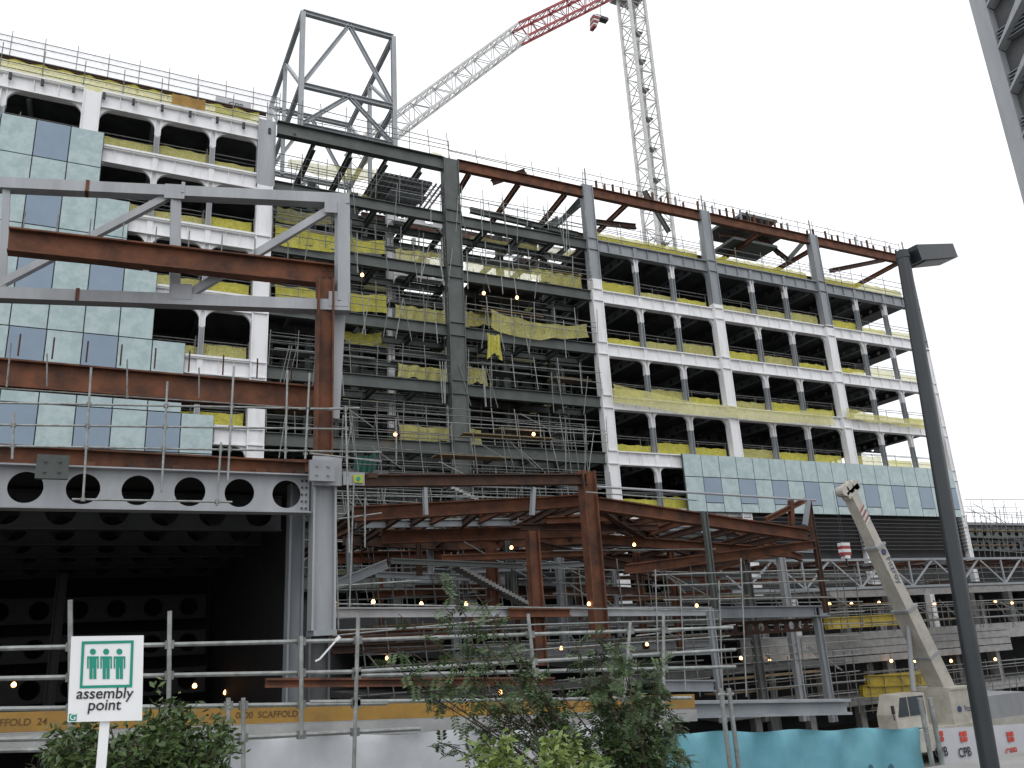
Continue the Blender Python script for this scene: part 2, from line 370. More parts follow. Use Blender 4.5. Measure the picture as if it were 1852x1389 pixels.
# ---------------- centre bay ----------------
cb=thing('steel_frame_bay','dark green steel frame bay with scaffolding and yellow netting','building',(XP(822,600),FY,GZ))
GX=XP(820,600)
column(cb,GX,GZ,RF+.6,green,1.15,y=47.6,d=.7,st=LV)
x0,x1=LC[2]+.55,RC[0]-.46
def gb(p,q,w=.35,h=.7,m=green,name='beam'): return M().ib(p,q,w,h).obj(name,cb,m)
for j,z in enumerate(LV+[3.9]):
    gb((x0,47.8,z),(GX-.6,47.8,z),h=.8); gb((GX+.6,47.8,z-.05),(x1,47.8,z-.05),h=.8)
    gb((x0,53,z),(x1,53,z),h=.6); gb((x0,50.4,z-.1),(x1,50.4,z-.1),h=.5,w=.25)
    for t in range(9):
        x=x0+1.3+t*2.75
        gb((x,48,z-.1),(x,58,z-.1),w=.25,h=.45,name='cross_beam')
    if j:
        for q in range(4):
            xa_=x0+random.uniform(0,18); yy=random.choice([49,51.5,54.5,57]); zq=z+random.uniform(1.6,2.6)
            gb((xa_,yy,zq),(min(x1,xa_+random.uniform(4,9)),yy,zq),w=.2,h=.3,name='trimmer_beam',m=random.choice([green,green,primer]))
    for q in range(6):
        x=x0+random.uniform(0,x1-x0); yy=random.uniform(50,58); M().ib((x,yy,z-4.1),(x,yy,z),.22,.22,ref=(1,0,0)).obj('inner_post',cb,random.choice([green,green,primer]))
    yd=53.3 if j else 57
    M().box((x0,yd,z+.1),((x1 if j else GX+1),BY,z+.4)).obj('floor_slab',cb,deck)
    if j in (2,4): M().box((x0,48.4,z+.3),(x0+6,53,z+.4)).obj('floor_slab',cb,deck)
    if j in (1,3,5): M().box((GX+2,48.4,z+.3),(GX+8,53,z+.4)).obj('floor_slab',cb,deck)
    if j in (1,2,3,4,5): M().cell((x0,56,z-.3),(x1,56,z-.3),.8,.2,.25,1.3,12).obj('cellular_beam',cb,primer)
    rails(cb,x0,GX-.6,z+.4,47.4,hs=(.45,.9,1.35,1.8),h=2.1,sp=1.6,jit=.12,m=galvd)
    rails(cb,GX+.6,x1,z+.4,47.3,hs=(.5,1.0,1.5),h=2.1,sp=1.5,jit=.2,m=galv)
    rails(cb,x0,x1,z+.4,51.5,hs=(.5,1.0,1.5),h=2.0,sp=1.5,jit=.1)
    if j: rails(cb,x0,x1,z+.4,53.6,hs=(.5,1.0),h=1.4,sp=1.2,jit=.1,m=galv)
    if j: rails(cb,x0,x1,z+2.2,49.9,hs=(.5,1.0),h=1.6,sp=2.1,jit=.15,m=galvd)
    if j: netstrip(cb,x0+random.uniform(0,4),GX-random.uniform(1,3),z+.4,netp,h=.9,y=53.5); netstrip(cb,GX+random.uniform(1,4),x1-random.uniform(0,3),z+.4,netp,h=.9,y=53.5)
    for (a_,b_) in ((random.uniform(0,2),random.uniform(4,7)),(random.uniform(7,9),random.uniform(10,12)),(random.uniform(14,16),random.uniform(18,20)),(random.uniform(20,21),x1-x0)):
        zq=z+random.choice([-1.9,-2.2,1.9]); 
        M().box((x0+a_,48.6,zq),(x0+b_,49.8,zq+.06)).obj('scaffold_boards',cb,random.choice([board,primer,dconc]))
        for zz_ in (.5,1.0): M().tube((x0+a_-.3,48.5,zq+zz_),(x0+b_+.3,48.5,zq+zz_),.028,5).obj('scaffold_tube',cb,galv)
    for i in range(16):
        x=random.uniform(x0,x1-1); M().tube((x,47.3,z-1.2),(x+random.uniform(-.8,.8),47.2,z+1.6),.03,5).obj('scaffold_tube',cb,random.choice([galv,galvd]))
    for i in range(9):
        x=random.uniform(x0,x1-1); yy=random.uniform(48.5,52); M().tube((x,yy,z-3.7),(x+random.uniform(-.1,.1),yy,z+.4),.03,5).obj('scaffold_tube',cb,galvd)
for px_,y0_,m_ in ((705,372,white),(905,420,green),(985,430,green),(560,330,green),(640,350,green)):
    xx=XP(px_,500,51); zt_=W(px_,y0_,51).z
    if m_ is white:
        column(cb,xx,14,zt_,white,.45,y=51,d=.4); column(cb,xx,GZ,14,green,.5,y=51,d=.4)
    else: column(cb,xx,GZ,zt_,m_,.5,y=51,d=.4)
xx=XP(805,500,50);column(cb,xx,12,W(805,400,50).z,white,.4,y=50,d=.3)
for (a,b) in (((700,388),(800,400)),((712,487),(806,496))):
    p=W(*a,49.8);q=W(*b,49.8); zc=(p.z+q.z)/2
    M().cell((p.x,49.8,zc),(q.x,49.8,zc),1.1,.3,.34,1.6).obj('cellular_beam',cb,white)
    M().haunch(p.x,zc-.55,.6,1,49.7,49.9).obj('haunch',cb,white); M().haunch(q.x,zc-.55,.6,-1,49.7,49.9).obj('haunch',cb,white)
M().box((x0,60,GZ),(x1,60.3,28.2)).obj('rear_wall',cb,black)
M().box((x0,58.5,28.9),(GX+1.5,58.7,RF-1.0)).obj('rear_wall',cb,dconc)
M().box((x0,55,RF-1.0),(GX-1,60,RF-.8)).obj('roof_slab',cb,deck)
def drape(x0,y0,x1,y1,h,Y,m=net,sag=.4,par=None,name='safety_netting'):
    p=W(x0,y0,Y);q=W(x1,y1,Y);n_=22;vs=[];fs=[];ph=random.random()*6
    for i in range(n_+1):
        t=i/n_; c=p.lerp(q,t); c.z-=sag*4*t*(1-t)*.5+abs(math.sin(t*9+ph))*.12
        hh=h*(1-.18*math.sin(t*5+ph))
        for j in range(5): vs.append((c.x+.05*math.sin(j+i),Y+.07*math.sin(i*1.3+j*.6+ph),c.z-hh*j/4))
    for i in range(n_):
        for j in range(4): fs.append((5*i+j,5*i+5+j,5*i+6+j,5*i+1+j))
    return M().add(vs,fs).obj(name,par or cb,m,smooth=True)
drape(497,405,698,435,1.1,47.6,sag=.3); drape(497,512,700,532,1.4,47.6,sag=.3); drape(500,370,600,385,.9,49,netp)
drape(887,558,1062,585,1.2,47.5,netp,sag=.9); drape(715,448,800,455,1.1,48.6,netp,.1); drape(715,548,806,560,1.2,48.6,netp,.1)
drape(720,655,808,665,1.0,48.6,netp,.1);drape(722,765,870,775,1.1,48.6,netp,.1);drape(845,660,880,665,1.2,48.6,netp,.1)
drape(840,470,960,485,1.1,49,netp,.3);drape(960,480,1050,495,1.2,48.7,netp,.3);drape(840,560,900,566,1.0,49.5,netp,.2);drape(600,590,690,600,.7,49,net)
drape(850,425,1040,450,.9,50.5,netp,.2);drape(640,820,680,815,1.0,47,tarpg);drape(880,600,905,605,1.6,47.2,net,.1)
drape(1108,692,1505,742,1.1,47.2,netp,1.3,rw);drape(1528,735,1668,757,.8,47.2,netp,.5,rw)
M().ib((LC[2]+.6,47.5,RF+.1),(GX-.6,47.5,RF+.1),.5,1.0).obj('roof_beam',cb,green)
M().ib((GX+.6,47.7,RF+.4),(RC[0]-.46,47.7,RF+.4),.4,.85).obj('roof_beam',cb,rust)
M().ib((GX-4,56,RF-.3),(RC[0],56,RF-.3),.3,.6).obj('roof_beam',cb,rust)
M().ib((x0,54,RF-.5),(GX,54,RF-.5),.3,.6).obj('roof_beam',cb,green)
for x in (x0+2.5,x0+5,x0+7.5,x0+10): gb((x,47.8,RF-.5),(x,58,RF-.5),w=.3,h=.5,name='cross_beam')
for t in (.15,.5,.85):
    x=GX+(RC[0]-GX)*t; M().ib((x,48,RF+.2),(x+.6,56,RF-.1),.25,.45).obj('roof_joist',cb,rust)
for a,b in (((1015,400),(1050,360)),((920,460),(960,405)),((1000,470),(1045,430)),((890,330),(950,310)),((975,420),(1010,395)),((1060,400),(1150,410)),((850,380),(1045,425)),((860,410),(990,440))):
    M().ib(W(*a,49),W(*b,49),.3,.42).obj('brace',cb,green if a[0] not in(890,1060) else rustd)
k=M();zt_=RF-.9
k.box((W(690,330,49).x,48.5,zt_),(GX-1,54,zt_+.05))
for i in range(14): k.box((W(690,330,49).x+i*.35,48.5,zt_-.1),(W(690,330,49).x+i*.35+.12,54,zt_-.001))
k.obj('metal_deck',cb,lgrey)
rails(cb,x0,GX,RF+.6,47.5,hs=(.6,1.1,1.6),h=2,sp=1.4,jit=.25)
rails(cb,GX,RC[0],RF+.8,47.7,hs=(.5,.9),h=1.2,sp=2.2,jit=.2)
rails(cb,x0,x1,LV[0]+.4,54.5,hs=(.6,1.1,1.6,2.4),h=3.4,sp=1.3,jit=.2)
rails(cb,x0,x1,LV[0]+.4,50.5,hs=(.5,1.0,1.5,2.6,3.1),h=3.6,sp=1.7,jit=.2)
drape(715,262,800,275,.8,50,netp);drape(505,215,540,225,.9,48.3,netp);drape(520,285,680,305,1.0,56,netp,.3);drape(510,330,690,350,.9,52,netp,.3)
for i in range(7):
    x=x0+.5+i*2; M().box((x,56.5,28.7),(x+.3,56.8,RF-1.1)).obj('rear_post',cb,white)
M().box((x0,57,28.9),(GX+2,57.3,30.0)).obj('rear_parapet',cb,white)
# ---------------- roof box frame ----------------
bf=thing('roof_steel_frame','grey braced steel box frame standing on the roof edge','steel frame',(W(630,250,FY).x,50,RF))
A=W(548,24,48);B=W(711,62,48); zt_=(A.z+B.z)/2-.1; xa,xb=A.x,B.x; zm=W(551,155,48).z; zb_=RF+.6
yb=WZ(489,195,zt_).y; yb=min(max(yb,52),64)
framep=mat('frame_grey_paint',(.38,.41,.43),(.29,.31,.33),.5,scale=1)
def fb(p,q,s=.32,name='frame_member'): return M().ib(p,q,s,s*1.1,t=.05).obj(name,bf,framep)
for yy in (48,yb):
    for x in (xa,xb): fb((x,yy,zb_),(x,yy,zt_))
    for z in (zt_,zm,zb_+.5): fb((xa,yy,z),(xb,yy,z),.32)
    xm=(xa+xb)/2
    fb((xa,yy,zm),(xm,yy,zt_),.24);fb((xm,yy,zt_),(xb,yy,zm),.24);fb((xa,yy,zb_+.5),(xm,yy,zm),.24);fb((xm,yy,zm),(xb,yy,zb_+.5),.24)
ym=(48+yb)/2
for x in (xa,xb):
    for z in (zt_,zm): fb((x,48,z),(x,yb,z),.3)
    fb((x,ym,zb_),(x,ym,zt_),.26); fb((x,48,zm),(x,ym,zt_),.22); fb((x,ym,zm),(x,yb,zt_),.22); fb((x,48,zb_),(x,ym,zm),.22)
# ---------------- tower crane ----------------
tcx=W(1165,200,82); tc_=thing('tower_crane','white lattice tower crane with red and white luffing jib','crane',(tcx.x,82,GZ))
def lattice(par,a,b,s,seg,m,name,r=.1,rb=.05):
    a,b,sd,up=M().fr(a,b); L=(b-a).length;d=(b-a)/L; k=M(); cs=[(-1,-1),(1,-1),(1,1),(-1,1)]
    cp=lambda i,t:a+d*t+sd*cs[i][0]*s/2+up*cs[i][1]*s/2
    for i in range(4): k.beam(cp(i,0),cp(i,L),r*2,r*2)
    n_=int(L/seg)
    for j in range(n_):
        t0,t1=j*L/n_,(j+1)*L/n_
        for i in range(4):
            e=(i+1)%4
            k.tube(cp(i,t0),cp(e,t0),rb,4); 
            if (j+i)%2: k.tube(cp(i,t0),cp(e,t1),rb,4)
            else: k.tube(cp(e,t0),cp(i,t1),rb,4)
    return k.obj(name,par,m)
cranew=mat('crane_white_paint',(.66,.66,.66),(.48,.48,.47),.5,scale=2)
ct=W(1157,-2,82)
lattice(tc_,(tcx.x,82,GZ),(tcx.x,82,ct.z),2.8,2.4,cranew,'mast',.20,.09)
k=M(); 
for z in range(int(ct.z)//5): k.box((tcx.x-.2,81.4,z*5+1),(tcx.x+1.1,82.6,z*5+1.08)); k.tube((tcx.x-.3,82,z*5),(tcx.x+.6,82,z*5+5),.12,4)
k.obj('ladder',tc_,galv)
k=M();k.box((tcx.x-2.2,79.6,ct.z-.2),(tcx.x+2.2,84.4,ct.z)); 
k.box((tcx.x-1.4,80.6,ct.z),(tcx.x+1.4,83.4,ct.z+1.6))
for a in(-2.2,2.2):
    k.tube((tcx.x+a,79.6,ct.z+1),(tcx.x+a,84.4,ct.z+1),.04); 
    for b_ in(79.6,84.4): k.tube((tcx.x+a,b_,ct.z),(tcx.x+a,b_,ct.z+1),.04)
k.tube((tcx.x-2.2,79.6,ct.z+1),(tcx.x+2.2,79.6,ct.z+1),.04); k.obj('slewing_platform',tc_,primer)
j0=W(640,285,74);j1=W(940,62,74);j2=W(1105,-20,74)
lattice(tc_,j0,j1,1.9,1.9,cranew,'jib',.12,.06); lattice(tc_,j1,j2,1.9,1.9,red,'jib',.13,.07)['label']='red outer section of the jib'
k=M();k.tube(W(1088,-30,74),W(1086,28,74),.04,4);
k.box(W(1075,28,74)+Vector((0,-.4,0)),W(1098,40,74)+Vector((0,.4,0)));k.obj('hoist_rope',tc_,pole)
for i in range(6):
    p=W(1070,30+i*4,74); M().box((p.x,73.5,p.z-.1),(p.x+1.1-.12*i,74.5,p.z+.1)).obj('hook_block',tc_,red if i%2 else white)
# ---------------- left foreground steel: grey truss ----------------
th=math.radians(-14.5); td=Vector((math.cos(th),math.sin(th),0)); tn=Vector((-td.y,td.x,0))
tp=W(620,460,24)
def T(x,y): return WP(x,y,tp,tn)
gt=thing('steel_truss','light grey painted box-section truss with diagonal braces','truss',(tp.x,tp.y,tp.z-2))
def tb(a,b,w=.36,h=.36,m=lgrey,name='truss_member'): return M().beam(T(*a),T(*b),w,h).obj(name,gt,m)
tb((-60,332),(632,364),.4,.36,name='top_chord'); tb((-60,531),(632,556),.4,.36,name='bottom_chord')
tb((619,372),(619,548),.4,.42,name='upright'); tb((318,356),(316,535),.3,.28,name='upright'); tb((12,345),(4,520),.2,.2,name='upright')
tb((-20,525),(312,352),.2,.22,name='diagonal'); tb((333,538),(606,374),.2,.24,name='diagonal')
for x,y in ((158,342),(140,537),(330,345)): 
    p=T(x,y); M().box(p-Vector((.05,.24,.19)),p+Vector((.05,.2,.19))).obj('splice_band',gt,rust if x<300 else lgrey)
for x,y in ((318,352),(604,378),(330,532),(612,545)):
    p=T(x,y)-tn*.2; M().beam(p-td*.3,p+td*.3,.03,.5).obj('gusset_plate',gt,lgrey)
# ---------------- left portal frame ----------------
pf=thing('portal_frame','grey and rust steel portal frame with cellular front beam','steel frame',(W(583,1140,24).x,24,GZ))
cz=[W(583,835,24).z,W(583,1140,24).z]; cx=W(583,980,24).x
M().ib((cx,24,cz[1]),(cx,24,cz[0]),.55,.68,ref=(1,0,0),t=.06).obj('column',pf,lgrey)
M().ib((cx-.05,24.2,GZ),(cx-.05,24.2,cz[1]-.15),.5,.6,ref=(1,0,0),t=.06).obj('column',pf,deck,label='dark lower column stub')
M().ib((cx-.45,25.5,GZ),(cx-.45,25.5,cz[0]-.3),.5,.45,ref=(1,0,0),t=.06).obj('column',pf,primer)
M().box((cx-.42,23.5,cz[0]-.8),(cx+.42,23.62,cz[0]+.05)).obj('end_plate',pf,lgrey)
M().box((cx-.3,23.6,cz[1]-.15),(cx+.34,24.5,cz[1]-.0)).obj('cap_plate',pf,primer)
bz=W(300,888,24).z
M().cell((-14,24,bz),(cx-.4,24,bz),1.12,.5,.40,1.29,28).obj('cellular_beam',pf,lgrey)
for i in range(5):
    for j in range(2): 
        M().tube((cx-.62+.12*j,23.99,bz+.4-.2*i),(cx-.62+.12*j,23.93,bz+.4-.2*i),.03,6).obj('bolt',pf,pole)
for x_,y_ in((95,845),(582,852)):
    p=W(x_,y_,23.3);k=M(); k.box(p-Vector((.36,.08,.3)),p+Vector((.36,.08,.3)))
    for i in(-1,1):
        for j in(-1,1): k.tube(p+Vector((i*.16,-.08,j*.13)),p+Vector((i*.16,-.14,j*.13)),.035,6)
    k.obj('end_plate',pf,lgrey if x_>300 else green)
M().ib((-14,24.4,bz+1.05),(cx-.5,24.2,bz+.75),.4,.5).obj('rusty_beam',pf,rust)
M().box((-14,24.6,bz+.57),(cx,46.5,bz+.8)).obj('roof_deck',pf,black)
for yy in (27,30.5,34,38,42): M().cell((-14,yy,bz-.1),(cx-.6,yy,bz-.1),1.1,.4,.4,1.35,16).obj('cellular_beam',pf,voidg,label='shade-coloured cellular beam under the roof deck')
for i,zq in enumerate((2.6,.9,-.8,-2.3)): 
    M().cell((-14,45-i*.6,zq),(cx-.6,45-i*.6,zq),1.15,.4,.42,1.5,16).obj('cellular_beam',pf,voidg,label='shade-coloured cellular beam at the rear of the void')
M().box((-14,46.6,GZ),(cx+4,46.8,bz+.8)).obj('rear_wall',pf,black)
M().box((cx-.2,27,GZ),(cx,46.5,bz+.5)).obj('dark_side_screen',pf,voidg)  # added dark sheet closing the open side, keeps the void dark
M().box((-14.3,24,GZ),(-14,46.6,bz)).obj('dark_side_screen',pf,black)
for x in (-9,-5,-1): M().ib((x*1.0,40,GZ),(x*1.0,40,bz-.6),.4,.4,ref=(1,0,0)).obj('inner_column',pf,voidg)
for i in range(14): 
    x=-7+i*1.1; M().box((x,24.0,bz+.57),(x+.3,24.2,bz+.72)).obj('bracket',pf,rustd if i%2 else rust)
M().ib((W(588,520,24).x,24,cz[0]),(W(588,520,24).x,24,W(588,505,24).z),.4,.5,ref=(1,0,0)).obj('rusty_column',pf,rust)
M().beam(W(612,565,24.6),W(600,760,24.6),.35,.5).obj('raker',pf,lgrey)
def pfb(a,b,Y,w,h,m=rust,name='rusty_beam',Y2=None): return M().ib(W(*a,Y),W(*b,Y2 or Y),w,h).obj(name,pf,m)
pfb((15,436),(604,500),24.5,.4,.72); pfb((-40,672),(568,722),25.5,.4,.8); pfb((-40,832),(560,848),26,.4,.5)
for i in range(9):
    p=W(30+i*62,662+i*5.5,25.5); M().tube((p.x,25.5,p.z+.3),(p.x,25.5,p.z+.95),.025,5).obj('stud',pf,rustd)
    p=W(40+i*60,428+i*6.5,24.5); M().tube((p.x,24.5,p.z+.2),(p.x,24.5,p.z+.8),.02,5).obj('stud',pf,galvd)
for i in range(2):
    for j in range(4): 
        p=W(585+i*12,490+j*12,24.2); M().tube(p,p+Vector((0,-.05,0)),.035,6).obj('bolt',pf,rustd)
# ---------------- scaffolds ----------------
def scaf(name,label,Y,hor,ver,r=.03,m=galv,group='scaffold guard frames'):
    base=W(ver[0][0],ver[0][2],Y)
    s=thing(name,label,'scaffold',(base.x,Y,base.z),group)
    for (x0,y0,x1,y1) in hor: M().tube(W(x0,y0,Y),W(x1,y1,Y),r,8).obj('ledger',s,m)
    for v in ver:
        x0,y0,y1=v[0],v[1],v[2]; x1=v[3] if len(v)>3 else x0
        M().tube(W(x0,y0,Y-.07),W(x1,y1,Y-.07),r,8).obj('standard',s,m)
        for (a,b,c,d) in hor:
            if min(a,c)<=x0<=max(a,c):
                yy=b+(d-b)*(x0-a)/(c-a)
                if min(y0,y1)<yy<max(y0,y1):
                    p=W(x0+(x1-x0)*(yy-y0)/(y1-y0),yy,Y-.035); M().box(p-Vector((r*1.8,r*2,r*1.8)),p+Vector((r*1.8,r*2,r*1.8))).obj('coupler',s,galvd)
    return s
scaf('scaffold_guardrail','galvanised scaffold guardrail fixed along the cellular beam',22.5,
 [(-30,728,625,740),(-30,768,625,776),(-30,806,690,818),(130,903,420,908),(560,820,690,835),(540,740,650,738)],
 [(165,665,905,150),(303,690,890,292),(423,662,870,412),(560,675,830,552),(625,735,1000,632),(400,800,915,392),(25,745,830,22),(520,670,830,516)],.028)
scaf('scaffold_guardrail','thin galvanised rails above the rusty beam',23.2,
 [(-30,700,600,742)],
 [(20,620,700,12),(85,640,700),(230,650,720),(360,665,720)],.02,galvd)
scaf('scaffold_guardrail','galvanised scaffold rails on tall posts beside the white fabric hoarding',10.5,
 [(-40,1174,640,1158),(-40,1228,640,1215),(-40,1283,700,1272),(-40,1338,420,1330),(-40,1358,400,1350),(640,1158,1325,1135),(640,1215,1330,1175),(640,1222,1330,1206),(560,1270,1250,1262),(420,1335,760,1318)],
 [(127,1085,1389,128),(307,1105,1389,304),(648,1112,1389,640),(545,1150,1330,545),(1140,1125,1389,1120),(955,1110,1270,972),(413,1262,1389),(440,1262,1389),(1200,1110,1300)],.025)
scaf('scaffold_guardrail','galvanised scaffold ledgers under the rusty canopy',24,
 [(600,940,690,928),(600,1092,1300,1105),(600,1060,760,1050),(610,1140,1300,1120),(1180,1060,1500,1050),(1200,1085,1500,1080),(1180,1040,1480,1030),(600,1150,900,1120),(900,1180,1320,1150),(1150,1150,1330,1130),(1060,890,1260,905)],
 [(606,880,1140,612),(640,870,1100,632),(660,900,990,660),(1185,1030,1180,1190),(1230,1060,1250,1240),(1300,1050,1330,1310),(1340,1010,1260,1350)],.024)
for gi,(xa_,xb_,ya_,yb_,Y) in enumerate([(610,900,900,1140,34),(880,1300,930,1180,36),(1280,1560,1020,1140,36),(600,1060,880,960,40),(640,1280,1120,1260,30),(1290,1560,1150,1290,34),(620,1060,740,880,44),(1500,1860,1085,1135,40),(1560,1860,1200,1290,40),(1745,1860,905,1010,50),(1000,1300,1000,1120,29)]):
    s=thing('scaffold_tower','weathered tube scaffold standing among steel frames','scaffold',tuple(W((xa_+xb_)/2,yb_,Y)),'tube scaffolds inside the frame')
    nn_=9 if gi<7 else 5
    for i in range(nn_): 
        y=ya_+(yb_-ya_)*i/nn_+random.uniform(-5,5); z=W((xa_+xb_)/2,y,Y).z
        M().tube((W(xa_,y,Y).x,Y,z),(W(xb_,y,Y).x,Y+random.uniform(-.3,.3),z+random.uniform(-.4,.2)),.03,5).obj('ledger',s,random.choice([galvd,galv]))
    for i in range(12):
        x=xa_+(xb_-xa_)*(i+random.random())/12; y=ya_+random.uniform(0,.3)*(yb_-ya_); M().tube(W(x,y,Y-.1),W(x+(yb_-y)*.12,yb_,Y-.1),.03,5).obj('standard',s,galvd)
    for i in range(6):
        x=random.uniform(xa_,xb_-60);y=random.uniform(ya_,yb_-50); M().tube(W(x,y,Y),W(x+random.uniform(20,70),y+random.uniform(30,50),Y),.03,5).obj('brace',s,galv)
    for i in range(2):
        x=random.uniform(xa_,xb_-120);y=random.uniform(ya_+30,yb_); p=W(x,y,Y);q=W(x+random.uniform(80,200),y,Y)
        M().box((p.x,Y+.1,p.z),(q.x,Y+1.2,p.z+.06)).obj('scaffold_boards',s,board)
# ---------------- rusty canopy ----------------
rf=thing('rusty_canopy_frame','rusty steel canopy frame of columns and tapering rafters','steel frame',(W(1070,1150,26).x,26,GZ))
def R(a,b,Y,w=.3,h=.5,m=rust,Y2=None,name='rafter'): return M().ib(W(*a,Y),W(*b,Y2 or Y),w,h,t=.05).obj(name,rf,m)
def RCc(x,y0,y1,Y,w,m=rust,x2=None):
    p=W(x,y0,Y); return M().ib((p.x,Y,W(x,y1,Y).z),(p.x,Y,p.z),w*.8,w,ref=(1,0,0)).obj('column',rf,m)
RCc(1060,852,1155,26,.56); RCc(962,960,1205,27,.44); RCc(888,990,1150,31,.4); RCc(1273,925,1100,26,.22,green); RCc(1283,1100,1310,26,.24,primer); RCc(1462,905,1110,28,.22,rustd)
RCc(1010,1000,1180,33,.35,primer);RCc(1210,980,1180,33,.3);RCc(1150,1000,1180,34,.3);RCc(820,1000,1180,34,.35,primer);RCc(1345,1000,1310,34,.4,dconc);RCc(1410,1000,1310,34,.4,lgrey);RCc(1475,1100,1310,30,.32,primer)
RCc(1100,1150,1320,30,.4,dconc);RCc(720,1000,1180,36,.3,primer);RCc(930,1040,1180,36,.28,rustd)
R((602,870),(1060,867),26,.3,.4,rustd,name='tie_beam'); 
p=W(645,866,25.8);M().box(p-Vector((.45,.05,.22)),p+Vector((.25,.05,.2))).obj('end_plate',rf,lgrey)
p=W(648,866,25.7);M().box(p-Vector((.16,.01,.13)),p+Vector((.16,.01,.13))).obj('inspection_tag',rf,mat('tag_yellow',(.45,.5,.05)));
M().tube(p+Vector((0,-.012,0)),p+Vector((0,-.03,0)),.07,12).obj('tag_mark',rf,signg)
R((640,930),(960,912),27,.4,.5);R((960,912),(1056,905),27,.4,.46);R((1080,912),(1460,968),26.5,.4,.5)
R((690,972),(1060,960),30,.3,.5);R((1080,975),(1430,1000),30,.3,.42);R((620,975),(830,985),33,.3,.5,rustd);R((830,985),(1060,975),33,.3,.45)
R((1130,1030),(1470,985),28,.35,.4);R((1180,1045),(1440,985),32,.3,.36,rustd);R((960,985),(1200,1040),30,.3,.4,rustd)
R((610,1010),(900,1000),34,.3,.45);R((900,1000),(1250,1015),35,.3,.45,rustd);R((640,1040),(900,1000),36,.3,.45,rustd)
R((1090,945),(1280,1010),33,.3,.4,rustd);R((1270,935),(1450,1010),35,.25,.35);R((1280,1030),(1430,990),34,.3,.35);R((1060,900),(1190,985),27,.3,.42,rustd,31)
for i in range(18):
    t=i/17; x=640+t*800; y=(930-18*min(1,(x-640)/320)) if x<960 else (912 if x<1070 else 912+(x-1080)*.147)
    p=W(x,y,27.2); M().ib(p,(p.x+random.uniform(-.6,.6),random.uniform(33,40),p.z-random.uniform(0,.8)),.18,.28).obj('joist',rf,random.choice([rust,rustd,rustd]))
for i in range(58):
    Y=random.uniform(28.5,42); x=random.uniform(600,1300); y=random.uniform(925,1125); q=min(1470,x+random.uniform(100,300))
    if x>1150: y=random.uniform(950,1060)
    R((x,y),(q,y+(985-y)/3100*(q-x)+random.uniform(-12,12)),Y,.18,random.uniform(.16,.30),random.choice([rust,rustd,rustd,green,primer]))
for i in range(16):
    x=random.uniform(620,1300);Y=random.uniform(30,40);y=random.uniform(940,1040);RCc(x,y,y+random.uniform(60,150),Y,random.uniform(.15,.28),random.choice([rustd,primer,green,rust]))
R((600,1108),(1285,1106),27,.3,.32,lgrey,name='tie_beam');R((920,1108),(1030,1108),26.7,.3,.3,rust,name='tie_beam')
R((1285,1108),(1495,1105),30,.4,.5,primer,name='tie_beam')
p=W(1310,1138,31);q=W(1475,1128,31);M().cell(p,(q.x,31,p.z),.6,.25,.18,.6,12).obj('cellular_beam',rf,rustd)
R((600,1150),(810,1143),30,.3,.3,rust);R((600,1175),(800,1165),30,.3,.3,rustd);R((480,1235),(1000,1232),22,.25,.22,rust,name='base_beam');R((820,1185),(1290,1170),34,.3,.7,primer,name='tie_beam');R((1190,1240),(1290,1240),26,.3,.4,primer)
R((700,1020),(600,1060),30,.25,.35,primer);R((600,1165),(1290,1215),38,.4,.6,dconc,name='tie_beam');R((700,1040),(1100,1050),38,.4,.7,primer,name='tie_beam')
for (a,b) in (((965,882),(962,932)),((768,882),(770,932)),((1462,905),(1456,950))):
    M().beam(W(*a,26),W(*b,26),.12,.2).obj('bracket_post',rf,primer)
M().tube(W(1075,880,26),W(1475,905,26),.05).obj('edge_rail',rf,lgrey)
M().ib(W(1385,940,27),W(1455,905,27),.2,.22).obj('rafter',rf,rust)
M().ib(W(1430,905,27),W(1432,950,27),.2,.2).obj('rafter',rf,rust)
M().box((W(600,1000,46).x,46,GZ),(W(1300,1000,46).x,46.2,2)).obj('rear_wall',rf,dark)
for z in (-2.2,.4): M().box((W(600,1000,46).x,36,z),(W(1290,1000,46).x,45.9,z+.3)).obj('floor_slab',rf,dconc)
def stairs(x0,y0,x1,y1,Y,n_):
    a=W(x0,y0,Y);b=W(x1,y1,Y); s=thing('staircase','grey zigzag precast stair flight inside the frame','staircase',tuple(b),'stair flights')
    k=M(); 
    for i in range(n_):
        p=a.lerp(b,i/n_);q=a.lerp(b,(i+1)/n_); k.box((p.x,Y-.4,q.z-.08),(q.x,Y+.4,p.z))
    k.obj('flight',s,stair); M().tube(a+Vector((0,-.4,1)),b+Vector((0,-.4,1)),.03).obj('handrail',s,galv)
stairs(818,1020,895,1062,31,12);stairs(895,1062,958,1095,31,11);stairs(940,960,1020,1000,36,11);stairs(790,870,860,905,42,10);stairs(1110,1000,1160,1030,36,8)
# ---------------- right lower deck structure ----------------
dx0,dx1=W(1335,1150,42).x,130
dk=thing('concrete_deck_structure','multi-level concrete deck with grey roof truss and edge rails','building',(dx0,42,GZ))
z1=W(1600,1140,42).z;z1b=W(1600,1195,42).z
M().box((dx0,42,z1b+.9),(dx1,42.25,z1)).obj('edge_beam',dk,concrete)
for i in range(4): M().box((dx0,41.9,z1b+i*(z1-z1b)/4),(dx0+26,41.98,z1b+(i+1)*(z1-z1b)/4-.06)).obj('edge_panel',dk,concrete)
M().box((dx0,42.3,z1-.5),(dx1,60,z1-.1)).obj('floor_slab',dk,dconc)
z2=W(1700,1245,42).z
M().box((dx0-2,42,z2-.5),(dx1,60,z2)).obj('floor_slab',dk,concrete)
z3=W(1700,1068,43).z
M().box((W(1500,1068,43).x,43,z3-.25),(dx1,43.3,z3+.2)).obj('edge_beam',dk,concrete)
M().box((W(1300,1068,43).x,43.4,z3-.2),(dx1,60,z3+.1)).obj('floor_slab',dk,dconc)
